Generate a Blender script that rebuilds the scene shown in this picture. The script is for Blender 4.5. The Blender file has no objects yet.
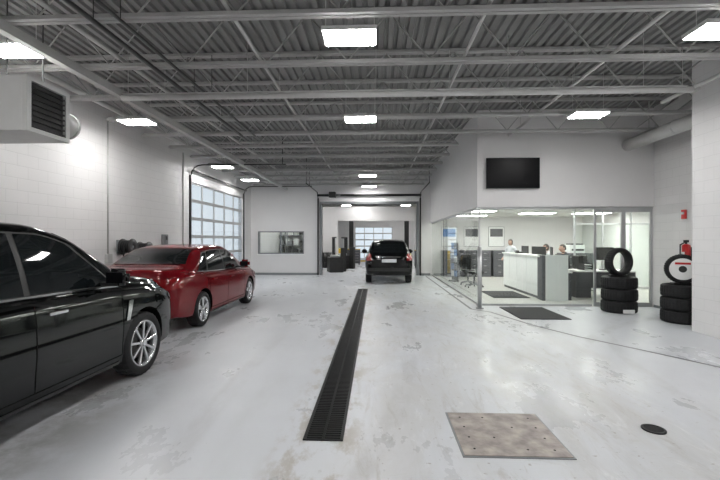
import bpy, bmesh, math, random
from mathutils import Vector, Matrix
from mathutils.bvhtree import BVHTree
random.seed(7)
D=bpy.data; C=bpy.context
try:
    C.scene.view_settings.view_transform='Standard'
    C.scene.view_settings.look='None'
except Exception: pass

# ---------------------------------------------------------------- materials
def newmat(name):
    m=D.materials.new(name); m.use_nodes=True
    nt=m.node_tree; b=nt.nodes['Principled BSDF']
    return m,nt,b
def mat(name,col,rough=.5,metal=0,var=.06,scale=6,bump=0,bscale=60,coat=0,emit=None,es=0,spec=.5):
    m,nt,b=newmat(name)
    tc=nt.nodes.new('ShaderNodeTexCoord')
    n=nt.nodes.new('ShaderNodeTexNoise'); n.inputs['Scale'].default_value=scale; n.inputs['Detail'].default_value=4
    nt.links.new(tc.outputs['Object'],n.inputs['Vector'])
    r=nt.nodes.new('ShaderNodeValToRGB')
    r.color_ramp.elements[0].position=.3; r.color_ramp.elements[1].position=.7
    c0=[max(0,c*(1-var)) for c in col]; c1=[min(1,c*(1+var)) for c in col]
    r.color_ramp.elements[0].color=(*c0,1); r.color_ramp.elements[1].color=(*c1,1)
    nt.links.new(n.outputs['Fac'],r.inputs['Fac']); nt.links.new(r.outputs['Color'],b.inputs['Base Color'])
    b.inputs['Roughness'].default_value=rough; b.inputs['Metallic'].default_value=metal
    b.inputs['Specular IOR Level'].default_value=spec
    if coat:
        b.inputs['Coat Weight'].default_value=coat; b.inputs['Coat Roughness'].default_value=.03
    if bump:
        n2=nt.nodes.new('ShaderNodeTexNoise'); n2.inputs['Scale'].default_value=bscale
        nt.links.new(tc.outputs['Object'],n2.inputs['Vector'])
        bp=nt.nodes.new('ShaderNodeBump'); bp.inputs['Strength'].default_value=bump; bp.inputs['Distance'].default_value=.01
        nt.links.new(n2.outputs['Fac'],bp.inputs['Height']); nt.links.new(bp.outputs['Normal'],b.inputs['Normal'])
    if emit:
        b.inputs['Emission Color'].default_value=(*emit,1); b.inputs['Emission Strength'].default_value=es
    return m
def blockmat(name,axis,col=(.74,.73,.73)):
    m,nt,b=newmat(name)
    tc=nt.nodes.new('ShaderNodeTexCoord'); sp=nt.nodes.new('ShaderNodeSeparateXYZ'); cb=nt.nodes.new('ShaderNodeCombineXYZ')
    nt.links.new(tc.outputs['Object'],sp.inputs[0])
    nt.links.new(sp.outputs['Y' if axis=='x' else 'X'],cb.inputs[0]); nt.links.new(sp.outputs['Z'],cb.inputs[1])
    br=nt.nodes.new('ShaderNodeTexBrick')
    br.inputs['Scale'].default_value=1; br.inputs['Brick Width'].default_value=.4; br.inputs['Row Height'].default_value=.2
    br.inputs['Mortar Size'].default_value=.005; br.inputs['Mortar Smooth'].default_value=.4
    br.inputs['Color1'].default_value=(*col,1); br.inputs['Color2'].default_value=(*[c*.99 for c in col],1)
    br.inputs['Mortar'].default_value=(*[c*.88 for c in col],1)
    nt.links.new(cb.outputs[0],br.inputs['Vector']); nt.links.new(br.outputs['Color'],b.inputs['Base Color'])
    bp=nt.nodes.new('ShaderNodeBump'); bp.invert=True; bp.inputs['Strength'].default_value=.35; bp.inputs['Distance'].default_value=.008
    nt.links.new(br.outputs['Fac'],bp.inputs['Height']); nt.links.new(bp.outputs['Normal'],b.inputs['Normal'])
    b.inputs['Roughness'].default_value=.55
    return m
def glassmat(name,tint=(.93,.97,.95),refl=.8,base=.035):
    m=D.materials.new(name); m.use_nodes=True; nt=m.node_tree; nt.nodes.clear()
    o=nt.nodes.new('ShaderNodeOutputMaterial'); t=nt.nodes.new('ShaderNodeBsdfTransparent'); t.inputs[0].default_value=(*tint,1)
    g=nt.nodes.new('ShaderNodeBsdfGlossy'); g.inputs['Roughness'].default_value=.02
    f=nt.nodes.new('ShaderNodeLayerWeight'); f.inputs['Blend'].default_value=.5
    p=nt.nodes.new('ShaderNodeMath'); p.operation='POWER'; p.inputs[1].default_value=5
    mm=nt.nodes.new('ShaderNodeMath'); mm.operation='MULTIPLY_ADD'; mm.inputs[1].default_value=refl; mm.inputs[2].default_value=base; mm.use_clamp=True
    mx=nt.nodes.new('ShaderNodeMixShader')
    nt.links.new(f.outputs['Facing'],p.inputs[0]); nt.links.new(p.outputs[0],mm.inputs[0]); nt.links.new(mm.outputs[0],mx.inputs[0])
    nt.links.new(t.outputs[0],mx.inputs[1]); nt.links.new(g.outputs[0],mx.inputs[2]); nt.links.new(mx.outputs[0],o.inputs[0])
    return m
def floormat():
    m,nt,b=newmat('floor_epoxy'); N=nt.nodes.new; Lk=nt.links.new
    tc=N('ShaderNodeTexCoord')
    def noise(sc,loc,scale,det=5,rough=.6,dist=0):
        mp=N('ShaderNodeMapping'); mp.inputs['Scale'].default_value=sc; mp.inputs['Location'].default_value=loc
        Lk(tc.outputs['Object'],mp.inputs['Vector'])
        n=N('ShaderNodeTexNoise'); n.inputs['Scale'].default_value=scale; n.inputs['Detail'].default_value=det; n.inputs['Roughness'].default_value=rough
        n.inputs['Distortion'].default_value=dist
        Lk(mp.outputs[0],n.inputs['Vector']); return n.outputs['Fac']
    def ramp(src,p0,p1,v0=0,v1=1):
        r=N('ShaderNodeMapRange'); r.inputs['From Min'].default_value=p0; r.inputs['From Max'].default_value=p1
        r.inputs['To Min'].default_value=v0; r.inputs['To Max'].default_value=v1; r.interpolation_type='SMOOTHSTEP'
        Lk(src,r.inputs['Value']); return r.outputs[0]
    def op(o,a,c):
        x=N('ShaderNodeMath'); x.operation=o
        for i,s in enumerate((a,c)):
            if isinstance(s,(int,float)): x.inputs[i].default_value=s
            elif s is not None: Lk(s,x.inputs[i])
        return x.outputs[0]
    mul=lambda a,c: op('MULTIPLY',a,c)
    def mix(fac,a,c):
        x=N('ShaderNodeMix'); x.data_type='RGBA'
        Lk(fac,x.inputs[0])
        for i,s in ((6,a),(7,c)):
            if isinstance(s,tuple): x.inputs[i].default_value=(*s,1)
            else: Lk(s,x.inputs[i])
        return x.outputs[2]
    sp=N('ShaderNodeSeparateXYZ'); Lk(tc.outputs['Object'],sp.inputs[0])
    X=sp.outputs['X']; Y=sp.outputs['Y']
    def arc(cx,cy,r,w):
        v=N('ShaderNodeVectorMath'); v.operation='DISTANCE'; Lk(tc.outputs['Object'],v.inputs[0]); v.inputs[1].default_value=(cx,cy,0)
        d=op('ABSOLUTE',op('SUBTRACT',v.outputs['Value'],r),None)
        return ramp(d,w*.5,w*1.2,1,0)
    lane=mul(mul(ramp(X,-.7,.1),ramp(X,2.4,3.9,1,0)),ramp(Y,.6,2.2))
    lane2=mul(ramp(X,-3.0,-2.2),ramp(X,-.9,-.5,1,0))
    base=mix(ramp(noise((1,1,1),(0,0,0),.5,3),.3,.7),(.54,.555,.585),(.59,.605,.635))
    base=mix(mul(ramp(noise((1,.10,1),(3,1,0),2.6,6,.6),.42,.78),.25),base,(.44,.45,.47))
    base=mix(mul(mul(lane,ramp(noise((1,.45,1),(0,4,0),1.4,10,.7,.6),.38,.68)),.5),base,(.46,.445,.42))
    base=mix(mul(mul(lane,ramp(noise((1,.18,1),(7,2,0),6.5,12,.75,1.2),.52,.68)),.5),base,(.34,.315,.29))
    base=mix(mul(mul(lane,ramp(noise((.4,1,1),(9,6,0),4.0,12,.8,1.0),.56,.70)),.4),base,(.36,.335,.31))
    base=mix(mul(mul(lane,ramp(noise((1,.35,1),(1,9,0),3.4,12,.8,.8),.53,.70)),.65),base,(.70,.71,.72))
    tn=ramp(noise((1,.3,1),(4,4,0),5,8,.7),.36,.64)
    for (cx,cy,r,w_,s_) in ((-14,7,14.55,.11,.3),(-16,7,17.95,.11,.28),(9,2,7.2,.10,.28),(10.5,3.5,7.4,.10,.25),(-9,3,11.3,.10,.22),(40,6,41.6,.12,.2),(40,6,43.0,.12,.2)):
        base=mix(mul(mul(arc(cx,cy,r,w_),tn),s_),base,(.30,.295,.295))
    base=mix(mul(mul(lane,ramp(noise((1,1,1),(11,3,0),14,4,.6),.64,.71)),.55),base,(.20,.165,.13))
    tr=mul(ramp(X,-.90,-.60),ramp(X,-.25,-.02,1,0))
    base=mix(mul(mul(tr,ramp(noise((1,.5,1),(2,0,0),4,8,.7),.47,.62)),.6),base,(.30,.255,.20))
    base=mix(mul(mul(lane2,ramp(noise((1,.25,1),(5,5,0),2.5,8,.6),.50,.75)),.2),base,(.42,.42,.42))
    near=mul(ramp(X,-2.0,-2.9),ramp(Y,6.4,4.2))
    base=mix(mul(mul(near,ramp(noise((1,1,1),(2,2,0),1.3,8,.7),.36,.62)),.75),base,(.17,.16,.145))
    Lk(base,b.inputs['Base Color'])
    wet=ramp(noise((1,.5,1),(6,1,0),1.1,6,.7),.48,.62)
    rr=N('ShaderNodeMapRange'); rr.inputs['To Min'].default_value=.42; rr.inputs['To Max'].default_value=.26; Lk(wet,rr.inputs['Value'])
    Lk(rr.outputs[0],b.inputs['Roughness'])
    b.inputs['Specular IOR Level'].default_value=.4
    return m

M={}
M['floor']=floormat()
M['blockx']=blockmat('painted_block_x','x'); M['blocky']=blockmat('painted_block_y','y')
M['wall']=mat('painted_drywall',(.73,.72,.72),.6,var=.015,scale=2)
M['deck']=mat('deck_paint',(.24,.24,.235),.55,var=.06,scale=1.5)
M['steel']=mat('joist_paint',(.43,.43,.42),.5,var=.06,scale=3)
M['pipe']=mat('pipe_paint',(.54,.54,.53),.45,var=.04)
M['black']=mat('black_metal',(.02,.02,.02),.4,var=.2)
M['rubber']=mat('tire_rubber',(.012,.012,.013),.62,var=.2,bump=.3,spec=.3)
M['dark']=mat('dark_void',(.004,.004,.004),.9,spec=.1)
M['grate']=mat('cast_iron',(.008,.008,.009),.5,.2,var=.3,scale=20,spec=.3)
M['rust']=mat('worn_plate',(.33,.29,.27),.5,.2,var=.35,scale=9,bump=.3,bscale=30)
M['trimgrey']=mat('grey_frame',(.23,.24,.25),.4,.3)
M['alu']=mat('aluminium',(.55,.56,.57),.35,.7,var=.04)
M['chrome']=mat('chrome',(.75,.76,.78),.12,1,var=.03)
M['rim']=mat('rim_silver',(.62,.63,.65),.25,.85,var=.04)
M['carglass']=mat('tinted_car_glass',(.006,.008,.009),.03,0,var=.1,spec=.5)
M['redpaint']=mat('red_paint',(.15,.002,.006),.12,.15,var=.05,spec=.45)
M['blackpaint']=mat('black_paint',(.0015,.002,.0022),.05,0,var=.1,spec=.4)
M['taillight']=mat('tail_light',(.22,.006,.008),.12,0,coat=.5)
M['headlight']=mat('head_light',(.3,.32,.35),.08,.5,coat=1)
M['plate']=mat('number_plate',(.75,.77,.8),.4)
M['white']=mat('white_laminate',(.84,.84,.84),.35,var=.02)
M['dgrey']=mat('dark_laminate',(.09,.09,.10),.4)
M['whiteenamel']=mat('white_enamel',(.66,.66,.65),.4,var=.03)
M['glass']=glassmat('clear_glass',(.95,.98,.965))
M['doorglass']=glassmat('door_glass',(.9,.93,.95))
M['lamp']=mat('led_lens',(1,1,1),.5,emit=(1,.99,.97),es=70)
M['lamp2']=mat('office_lens',(1,1,1),.5,emit=(1,.98,.93),es=27)
M['tile']=mat('office_tile',(.50,.49,.47),.3,var=.06,scale=1.5)
M['mat']=mat('rubber_mat',(.018,.018,.02),.85,bump=.5)
M['screen']=mat('tv_screen',(.002,.002,.003),.35,spec=.12)
M['red']=mat('red_enamel',(.55,.02,.02),.3)
M['yellow']=mat('yellow_enamel',(.75,.5,.03),.4)
M['blue']=mat('blue_print',(.05,.2,.5),.4)
M['skin']=mat('skin',(.55,.33,.25),.5,var=.05)
M['hair']=mat('hair',(.03,.02,.015),.6)
M['shirtw']=mat('white_shirt',(.6,.62,.66),.8)
M['shirtd']=mat('dark_jacket',(.02,.022,.03),.8)
M['pants']=mat('trousers',(.03,.03,.04),.8)
M['snow']=mat('outside_ground',(.6,.62,.64),.8,var=.1,scale=.3)
M['line']=mat('seam_line',(.12,.12,.13),.5,var=.2)
M['ceilwhite']=mat('ceiling_tile',(.7,.7,.68),.8)

# ---------------------------------------------------------------- mesh helpers
class MB:
    def __init__(s,name,mats):
        s.name=name; s.mats=[M[x] if isinstance(x,str) else x for x in mats]; s.bm=bmesh.new()
    def box(s,x0,x1,y0,y1,z0,z1,mi=0,bev=0,mx=None):
        t=bmesh.new(); r=bmesh.ops.create_cube(t,size=1)
        for v in t.verts:
            v.co=Vector(((x0+x1)/2+v.co.x*(x1-x0),(y0+y1)/2+v.co.y*(y1-y0),(z0+z1)/2+v.co.z*(z1-z0)))
        if bev: bmesh.ops.bevel(t,geom=t.edges[:],offset=bev,segments=2,affect='EDGES',profile=.6)
        s.add(t,mi,mx)
    def add(s,t,mi=None,mx=None,smooth=False):
        if mx is not None: t.transform(mx)
        vm={}
        for v in t.verts: vm[v]=s.bm.verts.new(v.co)
        for f in t.faces:
            try:
                nf=s.bm.faces.new([vm[v] for v in f.verts])
                nf.material_index=f.material_index if mi is None else mi
                nf.smooth=smooth or f.smooth
            except ValueError: pass
        t.free()
    def tube(s,p0,p1,r,mi=0,seg=12,r2=None,mx=None):
        p0=Vector(p0); p1=Vector(p1); d=p1-p0
        t=bmesh.new(); bmesh.ops.create_cone(t,cap_ends=True,segments=seg,radius1=r,radius2=r if r2 is None else r2,depth=d.length)
        q=Vector((0,0,1)).rotation_difference(d.normalized()).to_matrix().to_4x4()
        t.transform(Matrix.Translation((p0+p1)/2)@q)
        for f in t.faces: f.smooth=len(f.verts)==4
        s.add(t,mi,mx)
    def path(s,pts,r,mi=0,seg=8):
        for a,b in zip(pts[:-1],pts[1:]): s.tube(a,b,r,mi,seg)
        for p in pts[1:-1]: s.sphere(p,(r,r,r),mi,seg)
    def sphere(s,c,r,mi=0,seg=12,mx=None):
        t=bmesh.new(); bmesh.ops.create_uvsphere(t,u_segments=seg,v_segments=max(6,seg//2+2),radius=1)
        for v in t.verts: v.co=Vector((c[0]+v.co.x*r[0],c[1]+v.co.y*r[1],c[2]+v.co.z*r[2]))
        for f in t.faces: f.smooth=True
        s.add(t,mi,mx)
    def lathe(s,prof,seg=32,mi=0,mx=None,close=True,tread=None):
        """profile (x,r) about the X axis"""
        t=bmesh.new(); rings=[]
        for k in range(seg):
            a=2*math.pi*k/seg; ring=[]
            for j,(x,r) in enumerate(prof):
                rr=r-(.007 if tread and j in tread and k%2 else 0)
                ring.append(t.verts.new((x,rr*math.cos(a),rr*math.sin(a))))
            rings.append(ring)
        n=len(prof)
        for k in range(seg):
            A=rings[k]; B=rings[(k+1)%seg]
            for j in range(n if close else n-1):
                f=t.faces.new((A[j],A[(j+1)%n],B[(j+1)%n],B[j])); f.smooth=not tread or j not in tread
        bmesh.ops.recalc_face_normals(t,faces=t.faces)
        s.add(t,mi,mx)
    def build(s,loc=(0,0,0),rotz=0,parent=None,recalc=True):
        if recalc: bmesh.ops.recalc_face_normals(s.bm,faces=s.bm.faces)
        me=D.meshes.new(s.name); s.bm.to_mesh(me); s.bm.free()
        for m in s.mats: me.materials.append(m)
        o=D.objects.new(s.name,me); C.collection.objects.link(o)
        o.location=loc; o.rotation_euler=(0,0,rotz)
        if parent: o.parent=parent
        return o
def dup(o,loc,rotz=0):
    n=D.objects.new(o.name.split('.')[0],o.data); C.collection.objects.link(n); n.location=loc; n.rotation_euler=(0,0,rotz); return n
def empty(name,loc=(0,0,0),rotz=0):
    e=D.objects.new(name,None); C.collection.objects.link(e); e.location=loc; e.rotation_euler=(0,0,rotz); return e
RZ=lambda a: Matrix.Rotation(a,4,'Z'); RY=lambda a: Matrix.Rotation(a,4,'Y'); RX=lambda a: Matrix.Rotation(a,4,'X'); T=lambda *a: Matrix.Translation(a)

# ---------------------------------------------------------------- room constants
XL=-5.76; YB=18.2; YG=9.8; XG=2.45; XR=6.62; XP=5.55; YP=7.26; ZD=4.75; YF=-4.0; YS=34; XO=9.2
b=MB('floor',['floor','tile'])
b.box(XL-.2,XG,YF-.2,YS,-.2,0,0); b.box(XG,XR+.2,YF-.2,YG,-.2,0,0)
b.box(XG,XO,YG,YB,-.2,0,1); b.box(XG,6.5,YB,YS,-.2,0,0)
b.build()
b=MB('outside_ground',['snow']); b.box(-40,XL-.21,YF-20,50,-.3,-.06,0); b.build()
b=MB('wall_left',['blockx'])
DY0,DY1,DZ=12.2,17.1,3.42
b.box(XL-.2,XL,YF,DY0,0,ZD+.1); b.box(XL-.2,XL,DY1,YS,0,ZD+.1); b.box(XL-.2,XL,DY0,DY1,DZ,ZD+.1); b.build()
OX0,OX1,OZ=-2.47,1.83,3.25
WX0,WX1,WZ0,WZ1=-5.42,-3.3,.96,2.0
b=MB('wall_back',['wall'])
b.box(XL,WX0,YB,YB+.2,0,ZD); b.box(WX1,OX0,YB,YB+.2,0,ZD); b.box(WX0,WX1,YB,YB+.2,0,WZ0); b.box(WX0,WX1,YB,YB+.2,WZ1,ZD)
b.box(OX0,OX1,YB,YB+.2,OZ,ZD); b.box(OX1,XO,YB,YB+.2,0,ZD); b.build()
b=MB('wall_right',['blockx','blocky'])
b.box(XP,XP+.2,YF,YP,0,ZD+.1); b.box(XP+.2,XR+.2,YP-.2,YP,0,ZD+.1,1); b.box(XR,XR+.2,YP,YG,0,ZD+.1); b.build()
b=MB('wall_front',['blocky']); b.box(XL-.2,XR+.2,YF-.2,YF,0,ZD+.1); b.build()
b=MB('wall_bulkhead',['wall'])
b.box(XG,XR,YG,YG+.15,2.4,ZD); b.box(XG,XG+.15,YG+.15,YB,2.4,ZD); b.build()
b=MB('wall_office',['wall']); b.box(XO,XO+.15,YG,YB,0,2.75); b.box(XR+.2,XO,YG,YG+.15,0,2.75); b.box(XR,XR+.2,YG,YG+.15,0,2.4); b.build()
b=MB('wall_shop',['wall']); b.box(6.5,6.7,YB+.2,YS,0,ZD)
b.box(XL,-1.8,YS,YS+.2,0,ZD); b.box(1.4,6.7,YS,YS+.2,0,ZD); b.box(-1.8,1.4,YS,YS+.2,2.7,ZD)
b.box(XL,-2.3,24,24.2,0,3.6); b.box(2.3,6.5,24,24.2,0,3.6); b.box(-2.3,2.3,24,24.2,2.75,3.6)
b.build()
b=MB('baseboard_back',['trimgrey']); b.box(XL,OX0-.12,YB-.02,YB,0,.1); b.box(OX1+.12,XG,YB-.02,YB,0,.1); b.build()
b=MB('baseboard_right',['trimgrey']); b.box(XR-.015,XR,YP,YG,0,.06); b.build()
def deck(name,x0,x1,y0,y1,z):
    b=MB(name,['deck']); t=bmesh.new(); prof=[]; x=x0
    while x<x1:
        prof+=[(x,z),(x+.075,z),(x+.09,z+.045),(x+.135,z+.045),(x+.15,z)]; x+=.15
    A=[t.verts.new((p[0],y0,p[1])) for p in prof]; B=[t.verts.new((p[0],y1,p[1])) for p in prof]
    for i in range(len(prof)-1):
        if (prof[i][0],prof[i][1])!=(prof[i+1][0],prof[i+1][1]): t.faces.new((A[i],A[i+1],B[i+1],B[i]))
    b.add(t,0); b.box(x0,x1,y0,y1,z+.06,z+.12); b.build(recalc=False)
deck('ceiling',XL-.2,XR+.3,YF-.1,YB+.2,ZD)
deck('ceiling_shop',XL-.2,6.7,YB+.2,YS+.2,ZD)
b=MB('ceiling_office',['ceilwhite','trimgrey']); b.box(XG+.15,XO,YG+.15,YB,2.62,2.7)
for i in range(10):
    y=YG+.6+i*.8
    b.box(XG+.16,XO,y,y+.02,2.614,2.62,0)
b.build()
# ---------------------------------------------------------------- joists
def joist(x0,x1,name='roof_joist'):
    b=MB(name,['steel'])
    for s in (-1,1):
        b.box(x0,x1,s*.03-.022,s*.03+.022,4.70,4.745); b.box(x0+.35,x1-.35,s*.035-.025,s*.035+.025,4.005,4.045)
    b.box(x0+.35,x1-.35,-.006,.006,4.03,4.08)
    n=int((x1-x0-.7)/.55); st=(x1-x0-.7)/n; pz=[]
    for i in range(n+1):
        x=x0+.35+i*st; pz.append((x,0,4.05 if i%2 else 4.71))
    for a,c in zip(pz[:-1],pz[1:]): b.tube(a,c,.011,0,6)
    b.tube((x0+.02,0,4.71),(x0+.35+st,0,4.04),.013,0,6); b.tube((x1-.02,0,4.71),(x1-.35-st,0,4.04),.013,0,6)
    return b
js={}
y=-.53-1.2*2
while y<YB-.3:
    x1= XP if y<YP+.02 else (XR if y<YG-.05 else XG)
    if x1 not in js:
        js[x1]=joist(XL+.005,x1-.01).build(loc=(0,y,0))
    else: dup(js[x1],(0,y,0))
    y+=1.2
o=joist(XL+.005,6.49).build(loc=(0,19.2,0))
for yy in (20.8,22.4,25.6,27.2,28.8,30.4,32): dup(o,(0,yy,0))
b=MB('roof_girder',['steel']); b.box(-4.15,-4.05,YF+.01,YB-.01,3.88,3.998); b.build()
def rpipe(x,z,r,y1,m):
    b=MB('overhead_pipe',[m]); b.tube((0,YF+.01,0),(0,y1,0),r,0)  # plain pipe run under the deck, not part of a sprinkler system
    yy=YF+1
    while yy<y1: b.tube((0,yy,0),(0,yy,ZD-z-.05),.005,0,5); yy+=2.4
    b.build((x,0,z))
for a in ((-3.55,4.12,.03,YB-.01,'pipe'),(-1.6,4.10,.022,YB-.01,'pipe'),(1.2,4.10,.022,YB-.01,'pipe'),(3.2,4.12,.025,YG-.01,'pipe'),(-5.2,4.2,.05,YB-.01,'pipe'),(4.9,3.96,.03,YP-.2,'pipe'),(-3.05,3.965,.028,9,'black'),(-2.75,3.965,.02,9,'black')): rpipe(*a)
b=MB('air_duct',['pipe']); b.tube((6.0,7.3,3.86),(6.0,YG-.01,3.86),.14,0,24); b.tube((6.0,8.2,3.86),(6.0,8.24,3.86),.148,0,24)
b.tube((5.9,7.6,3.95),(5.9,7.6,4.7),.01); b.tube((6.1,9.2,3.95),(6.1,9.2,4.7),.01); b.build()
b=MB('infrared_heater_tube',['pipe','black']); 
b.tube((-4.0,6.15,3.84),(4.7,6.15,3.84),.045,0,16); b.box(-3.95,4.6,6.08,6.22,3.875,3.885)
for x in (-3.9,-2,0,2,4): b.tube((x,6.15,3.885),(x,6.15,4.7),.006,0,5)
b.build()
# ---------------------------------------------------------------- lights
b=MB('ceiling_light',['whiteenamel','lamp'])
b.box(-.31,.31,-.185,.185,0,.05,0,.006)
b.box(-.29,.29,-.17,-.012,-.012,-.001,1); b.box(-.29,.29,.012,.17,-.012,-.001,1)
b.box(-.12,.12,-.06,.06,.05,.11,0,.005)
for s in (-.28,.28): b.tube((s,0,.05),(s,0,.78),.004,0,5)
FX=[(-.3,4.6),(-.3,7.72),(-.3,14.5),(-.3,17.4),(-4.45,4.75),(-4.72,7.72),(-4.9,12.6),(-4.9,15.4),(3.86,4.62),(3.95,7.62),(-.3,1.4),(-4.4,1.4),(3.7,1.4),(-.3,-2),(-4.4,-2),(3.7,-2)]
lt=b.build(loc=(FX[0][0],FX[0][1],3.93))
for x,yy in FX[1:]: dup(lt,(x,yy,3.93))
for x,yy in ((-4.3,20.2),(0,20.2),(3,20.2),(-4.3,22.3),(-.8,23),(2,27),(-2,27),(0,31),(3,31)): dup(lt,(x,yy,3.93))  # leftmost pair is added, to brighten the room behind the back window
b=MB('office_light',['whiteenamel','lamp2']); b.box(-.62,.62,-.32,.32,.0,.02,0); b.box(-.58,.58,-.28,.28,-.006,-.001,1)
ol=b.build(loc=(3.5,11.4,2.592))
for x,yy in ((3.5,14),(3.9,16.6),(6.0,12.4),(6.0,15.2),(8,12.4),(8,15.2)): dup(ol,(x,yy,2.592))

# ---------------------------------------------------------------- left sectional glass door
b=MB('door_1',['alu','doorglass','black'])
rows=6; cols=5; rh=DZ/rows; cw=(DY1-DY0)/cols; xx=XL-.07
for r in range(rows):
    z0=r*rh
    b.box(xx-.02,xx+.02,DY0,DY1,z0,z0+.05,0); b.box(xx-.02,xx+.02,DY0,DY1,z0+rh-.05,z0+rh-.005,0)
    for c in range(cols+1):
        yc=min(max(DY0+c*cw,DY0+.03),DY1-.03); b.box(xx-.02,xx+.02,yc-.03,yc+.03,z0+.05,z0+rh-.05,0)
    b.box(xx-.004,xx+.004,DY0+.02,DY1-.02,z0+.05,z0+rh-.05,1)
b.box(XL+.0,XL+.05,DY0-.08,DY0-.02,0,DZ+.2,2); b.box(XL,XL+.05,DY1+.02,DY1+.08,0,DZ+.2,2)
for yy in (DY0-.05,DY1+.05):
    pts=[(XL+.05,yy,DZ+.2)]+[(XL+.05+.35*(1-math.cos(a)),yy,DZ+.2+.3*math.sin(a)) for a in (.4,.8,1.2,1.57)]+[(XL+3.0,yy,DZ+.5)]
    b.path(pts,.02,2,6); b.tube((XL+2.9,yy,DZ+.5),(XL+2.9,yy,4.7),.012,2,6)
b.tube((XL+.12,DY0-.1,DZ+.32),(XL+.12,DY1+.1,DZ+.32),.03,2,8)
b.build()
b=MB('trim_1',['trimgrey','black','alu'])
b.box(OX0-.1,OX0,YB-.03,YB+.23,0,OZ+.1); b.box(OX1,OX1+.1,YB-.03,YB+.23,0,OZ+.1); b.box(OX0,OX1,YB-.03,YB+.23,OZ,OZ+.1)
b.box(OX0-.2,OX0-.14,YB-.08,YB,0,OZ+.25,1); b.box(OX1+.14,OX1+.2,YB-.08,YB,0,OZ+.25,1)
for x in (OX0-.17,OX1+.17):
    b.path([(x,YB-.06,OZ+.25),(x,YB-.15,OZ+.42),(x,YB-.35,OZ+.5),(x,YB-3.2,OZ+.5)],.02,1,6); b.tube((x,YB-3.1,OZ+.5),(x,YB-3.1,4.7),.012,1,6)
b.tube((OX0-.2,YB-.12,OZ+.38),(OX1+.2,YB-.12,OZ+.38),.05,1,10); b.build()
b=MB('door_opener',['black','trimgrey']); b.box(-2.1,-1.8,YB-.5,YB-.2,OZ+.25,OZ+.5,0,.02); b.tube((-1.8,YB-.3,OZ+.38),(-1.6,YB-.3,OZ+.38),.05,1); b.box(-2.05,-2.0,YB-.2,YB-.01,OZ+.3,OZ+.45,1); b.build()
b=MB('window_1',['white','glass','trimgrey'])
for (a,c,d,e) in ((WX0,WX1,WZ0,WZ0+.05),(WX0,WX1,WZ1-.05,WZ1),(WX0,WX0+.05,WZ0,WZ1),(WX1-.05,WX1,WZ0,WZ1),(-4.39,-4.34,WZ0,WZ1)):
    b.box(a,c,YB-.02,YB+.2,d,e,2)
b.box(WX0,WX1,YB+.09,YB+.1,WZ0,WZ1,1); b.box(WX0-.03,WX1+.03,YB-.06,YB-.02,WZ0-.04,WZ0,0); b.build()
# ---------------------------------------------------------------- glass office
b=MB('glass_partition',['glass','alu','trimgrey'])
b.box(XG,XR,YG+.05,YG+.1,2.35,2.4,1); b.box(XG+.05,XG+.1,YG+.1,YB,2.35,2.4,1)
b.box(XG,5.2,YG+.055,YG+.095,0,.05,1); b.box(XG+.055,XG+.095,YG+.1,YB,0,.05,1)
xs=[XG+.075,3.55,4.45,5.25]
for a,c in zip(xs[:-1],xs[1:]): b.box(a+.006,c-.006,YG+.07,YG+.08,.05,2.35,0)
ys=[YG+.09]+[YG+.09+i*1.39 for i in range(1,7)]
ys[-1]=YB-.02
for a,c in zip(ys[:-1],ys[1:]): b.box(XG+.07,XG+.08,a+.006,c-.006,.05,2.35,0)
b.box(XG+.06,XG+.09,YG+.06,YG+.09,0,2.4,1)
b.build()
b=MB('door_2',['alu','glass','black'])
for x0,x1,yy in ((5.25,5.94,YG+.05),(5.94,6.61,YG+.05)):
    b.box(x0,x0+.05,yy,yy+.05,0,2.35,0); b.box(x1-.05,x1,yy,yy+.05,0,2.35,0); b.box(x0+.05,x1-.05,yy,yy+.05,0,.1,0); b.box(x0+.05,x1-.05,yy,yy+.05,2.27,2.35,0)
    b.box(x0+.05,x1-.05,yy+.02,yy+.03,.1,2.27,1)
b.tube((5.88,YG+.02,.9),(5.88,YG+.02,1.3),.015,0); b.tube((5.88,YG+.02,.92),(5.88,YG+.06,.92),.01,0); b.tube((5.88,YG+.02,1.28),(5.88,YG+.06,1.28),.01,0)
b.build()
b=MB('inner_office_glazing',['alu','glass'])
for x in (6.5,7.4,8.3,9.14): b.box(x,x+.05,13.4,13.45,0,2.6,0)
b.box(6.55,9.14,13.4,13.45,2.1,2.15,0); b.box(6.55,9.14,13.4,13.45,0,.08,0); b.box(6.5,9.14,13.42,13.43,.08,2.1,1); b.build()
b=MB('reception_counter',['white','dgrey','chrome'])
b.box(4.40,4.46,11.0,14.0,.08,1.14,0); b.box(4.43,4.47,10.9,14.0,0,.08,1)
b.box(4.36,4.72,10.9,14.05,1.14,1.18,0)
b.box(4.38,4.46,10.72,11.05,.0,1.2,1,.004); b.box(4.46,5.05,10.72,10.78,.0,1.2,0,.004)
b.box(4.46,5.2,10.8,14.0,.72,.76,0); b.box(5.0,5.18,10.82,11.3,0,.72,1); b.box(4.8,5.18,13.9,13.96,0,.72,0)
for yy in (11.9,12.7,13.4): b.box(4.397,4.4,yy,yy+.006,.08,1.14,2)
b.build()
def monitor(loc,rot):
    b=MB('computer_monitor',['black','screen']); b.box(-.28,.28,-.02,.015,.28,.64,0,.006); b.box(-.265,.265,.015,.018,.295,.625,1)
    b.box(-.03,.03,-.04,-.02,.02,.4,0); b.box(-.13,.13,-.1,.08,0,.02,0,.004); b.build(loc,rot)
monitor((4.92,12.3,.765),-1.2); monitor((4.95,11.5,.765),-1.9); monitor((4.95,13.5,.765),-1.57)
b=MB('office_desk',['white','dgrey','black'])
b.box(-.8,.8,-.35,.35,.71,.75,0); b.box(-.8,-.76,-.33,.33,0,.71,1); b.box(.4,.8,-.33,.33,0,.71,1); b.box(-.76,.4,-.33,-.31,.2,.71,1)
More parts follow.
